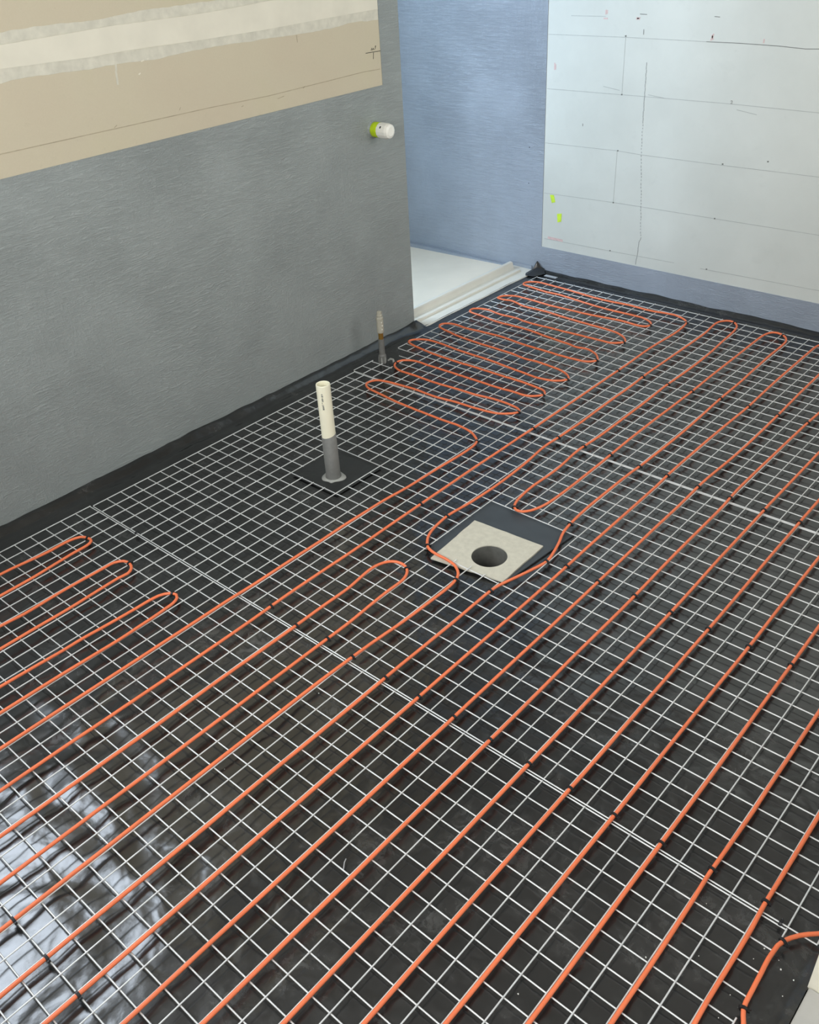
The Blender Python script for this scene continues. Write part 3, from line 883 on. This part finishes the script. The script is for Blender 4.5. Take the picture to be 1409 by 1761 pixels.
make_sheet('wire mesh sheet in the foreground, from the door to the near overlap', list(range(0, 44)), list(range(-25, 1)),
           lambda i: i - 0.12 * (1 - min(i, 33) / 33), lambda j: j - 0.13,
           {43: [(-4.0, -0.75)]}, {}, 11.0)
make_sheet('middle wire mesh sheet cut out round the drain and the cream pipe', list(range(0, 45)), list(range(0, 24)),
           lambda i: float(i), lambda j: j - (0.05 if j == 23 else 0.0),
           {8: [(10, 14)], 9: [(10, 14)], 10: [(10, 14)], 20: [(8, 15)], 21: [(9.2, 15)], 22: [(9.25, 15)], 23: [(9.15, 15)], 24: [(9, 15)]},
           dict([(j, [(7, 11)]) for j in (11, 12, 13)] + [(9, [(19.05, 20.5)])] + [(10, [(19, 25)]), (14, [(19, 25)])])
           | {11: [(7, 11), (19, 25)], 12: [(7, 11), (19, 25)], 13: [(7, 11), (19, 25)]}, 31.0)
make_sheet('farthest wire mesh sheet, running up to the white wall', list(range(0, 45)), list(range(0, 25)),
           lambda i: -0.25 + i * 1.0060, lambda k: 23.06 + k * 1.0128,
           {0: [(25.2, 28.12)], 1: [(25.2, 28.12)], 2: [(25.25, 26.0)]},
           {3: [(-1, 1.76)], 4: [(-1, 0.76)], 2: [(1.8, 2.76)]}, 57.0)

# ---------------------------------------------------------------- heating cable
CR = 0.0040


def turn_near(a, b, j=-23.4):
    return [(a, j + 1.4), (a + 0.12, j + 0.5), ((a + b) / 2, j), (b - 0.12, j + 0.5), (b, j + 1.4)]


def turn_far(a, b, j=47.1):
    return [(a, j - 1.6), (a + 0.12, j - 0.5), ((a + b) / 2, j), (b - 0.12, j - 0.5), (b, j - 1.6)]


def run(i, j0, j1, off=0.115, amp=0.05):
    n = max(1, int(abs(j1 - j0) / 2.2))
    out = []
    for k in range(n + 1):
        j = j0 + (j1 - j0) * k / n
        w = noise.noise(Vector((i * 3.7, j * 0.21, 8.8)))
        if off == 'drift':                  # right of the wire near the door, drifting over it towards the back wall
            o_ = 0.115 if j < 0 else (0.115 - 0.055 * j / 12 if j < 12 else (0.06 - 0.12 * (j - 12) / 11 if j < 23 else -0.06 - 0.02 * min(1, (j - 23) / 10)))
            out.append((i + o_ + amp * w, j))
            continue
        out.append((i + off + amp * max(-0.3, w) * (1 if off > 0 else -1), j))
    return out


path = [(2.1, -23.0), (2.05, -20), (2.0, -14), (2.0, -9.5)] + CP['loopA'] + [(3.85, -11), (3.87, -17)] + turn_near(3.88, 6.12)
path += [(6.12, -18), (6.12, -13)] + CP['loopB'] + [(7.8, -13), (7.85, -18)] + turn_near(7.88, 10.12)
path += [(10.12, -19), (10.15, -14)] + CP['loopC'] + [(11.88, -15)] + turn_near(11.88, 13.86)
path += run(14, -20, 8, -0.115, 0.03) + [(13.98, 10.5)] + CP['zig']
path += run(16, 35.5, -20, 0.03, 0.05) + turn_near(16.1, 18.1)
path += run(18, -20, 2.0) + CP['nloop'] + run(20, -0.5, -20, 0.08, 0.04) + turn_near(20.1, 21.9)
path += run(22, -20, -2.0, -0.115, 0.03) + CP['det5'] + run(18, 21.5, 32.5, 0.05, 0.08) + CP['far1'] + run(20, 29, 25.2, 0.08, 0.05) + CP['dloop']
path += CP['far2'] + CP['det6'][:-1][::-1] + run(24, 5, -20) + turn_near(24.12, 26.12)
path += run(26, -20, 21.0, 'drift', 0.03) + CP['far3'] + [(26.3, 47.0), (26.85, 47.15), (27.4, 46.8), (27.75, 45.8)] + CP['run28'] + run(28, 20.5, -20, 'drift', 0.03) + turn_near(28.12, 30.12)
path += run(30, -20, 22.0, 'drift', 0.03) + CP['run30'][::-1] + [(30.0, 44.0)] + turn_far(30.0, 31.9)
path += run(32, 44, -20, 'drift', 0.03) + turn_near(32.12, 34.12)
path += run(34, -20, 44, 'drift', 0.03) + turn_far(33.95, 35.95) + run(36, 44, -20, 'drift', 0.03) + turn_near(36.12, 38.12)
path += run(38, -20, 44, 'drift', 0.03) + turn_far(37.95, 39.95) + run(40, 44, 5, 'drift', 0.03) + CP['r40'] + run(40, -6.5, -20) + turn_near(40.1, 42.1)
path += run(42, -20, -7.5) + CP['r42'][::-1] + run(42, 6, 45, 'drift', 0.03) + [(42.6, 46.2), (43.6, 46.6), (44.2, 46.7)]


def cable_z(x, y):
    i = x / C
    j = y / C
    if 18.9 < i < 25.1 and 9.1 < j < 14.9:
        return 0.0035
    if j > 23.06:
        i = (i + 0.25) / 1.006
    elif j < -0.05:
        i = i + 0.12 * (1 - min(max(i, 0), 33) / 33)
    d = abs(i - round(i))
    return CR + 0.0004 + 0.0030 * math.exp(-(d / 0.075) ** 2)


def cable_points(pts):
    flat = catmull([(a * C, b * C, 0.0) for a, b in pts], 0.016)
    zs = [cable_z(p.x, p.y) for p in flat]
    out = []
    for k, p in enumerate(flat):
        w = [zs[q] for q in range(max(0, k - 2), min(len(zs), k + 3))]
        z = sum(w) / len(w)
        # slight lift between the ties
        out.append(Vector((p.x, p.y, z + 0.0006 * noise.noise(Vector((p.x * 9, p.y * 9, 4.0))))))
    return out


main_pts = cable_points(path)
hc = obj('heating_cable', tube(bmesh.new(), main_pts, CR, 10), M['cable'], smooth=True)
tag(hc, 'long orange heating cable snaking back and forth over the wire mesh', 'heating cable')
tail_pts = cable_points([(44.25, 0.75)] + CP['tail'] + [(43.4, -4.6), (43.5, -6.0), (43.15, -9), (43.12, -16), (43.12, -22)])
tc_ = obj('heating_cable', tube(bmesh.new(), tail_pts, CR, 10), M['cable'], smooth=True)
tag(tc_, 'orange cable tail curving off the mesh beside the doorway threshold', 'heating cable')

# ---------------------------------------------------------------- cable ties


def tie_mesh():
    bm = bmesh.new()
    n = 16
    a, b, hw = 0.0062, 0.0052, 0.0029
    ring = []
    for q in range(n):
        t = 2 * PI * q / n
        ring.append([bm.verts.new(((a + e) * math.cos(t), s * hw, (b + e) * math.sin(t))) for e, s in ((-0.001, -1), (0.0013, -0.85), (0.0013, 0.85), (-0.001, 1))])
    for q in range(n):
        p, r = ring[q], ring[(q + 1) % n]
        for e in range(4):
            bm.faces.new((p[e], p[(e + 1) % 4], r[(e + 1) % 4], r[e]))
    box(bm, a - 0.0004, a + 0.0042, -0.0025, 0.0025, -0.0030, 0.0018)
    tube(bm, [(a + 0.003, 0, 0.001), (a + 0.006, 0.0006, 0.004)], 0.0011, 5)
    me = bpy.data.meshes.new('cable_tie')
    bmesh.ops.recalc_face_normals(bm, faces=bm.faces)
    bm.to_mesh(me)
    bm.free()
    me.materials.append(M['tie'])
    return me


TIE = tie_mesh()
all_pts = main_pts + [None] + tail_pts


def put_tie(i, j, label, group=None, free=None):
    x, y = i * C, j * C
    o = bpy.data.objects.new('cable_tie', TIE)
    COL.objects.link(o)
    if free is not None:
        o.location = (x, y, 0.0)
        o.rotation_euler = (0, 0, free)
        o.scale = (0.75, 1, 0.8)
    else:
        best = None
        for k in range(1, len(all_pts) - 1):
            p = all_pts[k]
            if p is None or all_pts[k - 1] is None or all_pts[k + 1] is None:
                continue
            d = (p.x - x) ** 2 + (p.y - y) ** 2
            if best is None or d < best[0]:
                best = (d, k)
        k = best[1]
        p = all_pts[k]
        t = all_pts[k + 1] - all_pts[k - 1]
        o.location = (p.x - 0.0006, p.y, p.z - 0.0006)
        o.rotation_euler = (0, 0, math.atan2(t.y, t.x) - PI / 2 if t.y >= 0 else math.atan2(-t.y, -t.x) - PI / 2)
    tag(o, label, 'cable tie', group or 'black cable ties')


ORD = ['first', 'second', 'third', 'fourth', 'fifth', 'sixth', 'seventh', 'eighth', 'ninth', 'tenth', 'eleventh', 'twelfth', 'thirteenth', 'fourteenth']
for k in range(14):
    i = 16 + 2 * k
    put_tie(i + 0.05, 0.27, 'black cable tie on the cable at the near mesh overlap, %s from the left' % ORD[k], 'ties along the near mesh overlap')
for k, i in enumerate((16, 26, 28, 30, 32, 34, 36, 38)):
    put_tie(i + 0.05, 12.06, 'black cable tie in the row level with the drain, %s from the left' % ORD[k], 'ties level with the drain')
for k in range(10):
    put_tie(16 + 2 * k - 0.05, 23.32, 'black cable tie at the far mesh overlap, %s from the left' % ORD[k], 'ties along the far mesh overlap')
for k in range(8):
    put_tie(16 + 2 * k - 0.1, 34.2, 'black cable tie in the row halfway to the white wall, %s from the left' % ORD[k], 'ties on the far mesh sheet')
for k, i in enumerate((22, 24, 26)):
    put_tie(i, -17.05, 'black cable tie in the bottom left corner, %s from the left' % ORD[k], 'ties in the near corner')
for i, j, lab in ((2.9, -2.16, 'black cable tie on the tip of the small loop nearest the grey wall'),
                  (6.98, -2.08, 'black cable tie on the tip of the middle small loop at left'),
                  (11.06, -2.18, 'black cable tie on the tip of the third small loop from the grey wall'),
                  (19.5, 6.85, 'black cable tie on the rounded loop left of the drain'),
                  (22.1, 7.85, 'black cable tie where the cable meets the near corner of the felt pad'),
                  (18.9, 9.2, 'black cable tie at the left corner of the drain detour'),
                  (18.08, 12.0, 'black cable tie where the left detour round the drain rejoins its line'),
                  (24.1, 8.1, 'black cable tie on the cable right below the felt pad'),
                  (24.93, 11.96, 'black cable tie on the right corner of the drain detour'),
                  (24.05, 15.7, 'black cable tie where the right detour round the drain rejoins its line'),
                  (20.6, 15.0, 'black cable tie on the loop tip just beyond the drain patch'),
                  (14.1, 19.85, 'black cable tie on the bend where the zigzag begins'),
                  (13.95, 24.6, 'black cable tie on the nearest right-hand bend of the zigzag'),
                  (13.86, 27.9, 'black cable tie on the second right-hand bend of the zigzag'),
                  (13.88, 30.9, 'black cable tie on the third right-hand bend of the zigzag'),
                  (13.88, 34.8, 'black cable tie on the fourth right-hand bend of the zigzag'),
                  (13.85, 38.85, 'black cable tie on the fifth right-hand bend of the zigzag'),
                  (13.85, 42.8, 'black cable tie on the farthest right-hand bend of the zigzag'),
                  (1.6, 25.9, 'black cable tie on the left bend beside the capped water pipe'),
                  (15.95, 44.9, 'black cable tie where the zigzag turns into the first long run'),
                  (19.0, 47.15, 'black cable tie on the left one of the two loops at the white wall'),
                  (23.1, 46.8, 'black cable tie on the right one of the two loops at the white wall'),
                  (42.98, -0.72, 'black cable tie where the cable tail bends towards the doorway'),
                  (43.06, -3.7, 'black cable tie on the cable tail at the bottom edge')):
    put_tie(i, j, lab)
put_tie(4.62, -0.05, 'black cable tie joining two bare mesh wires near the grey wall', free=PI / 2)
put_tie(42.75, -0.04, 'black cable tie joining two bare mesh wires near the doorway', free=PI / 2)
bm = bmesh.new()
tube(bm, [(1.466, -0.385, -0.004), (1.470, -0.393, -0.002), (1.478, -0.404, -0.006)], 0.0012, 5)
tag(obj('tie_offcut', bm, plain('grey_nylon', (0.35, 0.35, 0.35), 0.4), smooth=True), 'thin pale cable tie offcut lying in one mesh cell in the foreground', 'offcut')

# ---------------------------------------------------------------- hall floor at the doorway and crumbs
struct(obj('trim_3', boxes((XR + 0.001, XR + 0.112, -1.28, -0.080, -0.030, 0.002), bev=0.002), M['plank']),
       'pale grey threshold plank at the doorway in the bottom right corner')
for k, (x, y) in enumerate(((2.134, -0.054), (2.17, -0.072), (2.193, -0.076), (2.161, -0.059), (2.144, -0.175), (2.128, -0.083), (2.19, -0.113), (1.989, -0.194), (2.022, -0.04), (2.056, -0.136),
                            (2.127, -0.21), (2.125, -0.164), (1.861, -0.382), (1.99, -0.195), (1.109, -0.39), (1.106, -0.111))):
    bm = bmesh.new()
    bmesh.ops.create_icosphere(bm, subdivisions=1, radius=0.0016 if k in (0, 1, 2, 12, 13, 15) else 0.0010)
    for v in bm.verts:
        v.co = v.co * random.uniform(0.7, 1.2)
        v.co.z *= 0.6
    o = obj('crumb', bm, M['debris'])
    o.location = (x, y, sheet_z(x, y) + 0.0006)
    tag(o, 'tiny white crumb lying on the black sheet in the foreground', 'crumb', 'white crumbs on the black sheet')
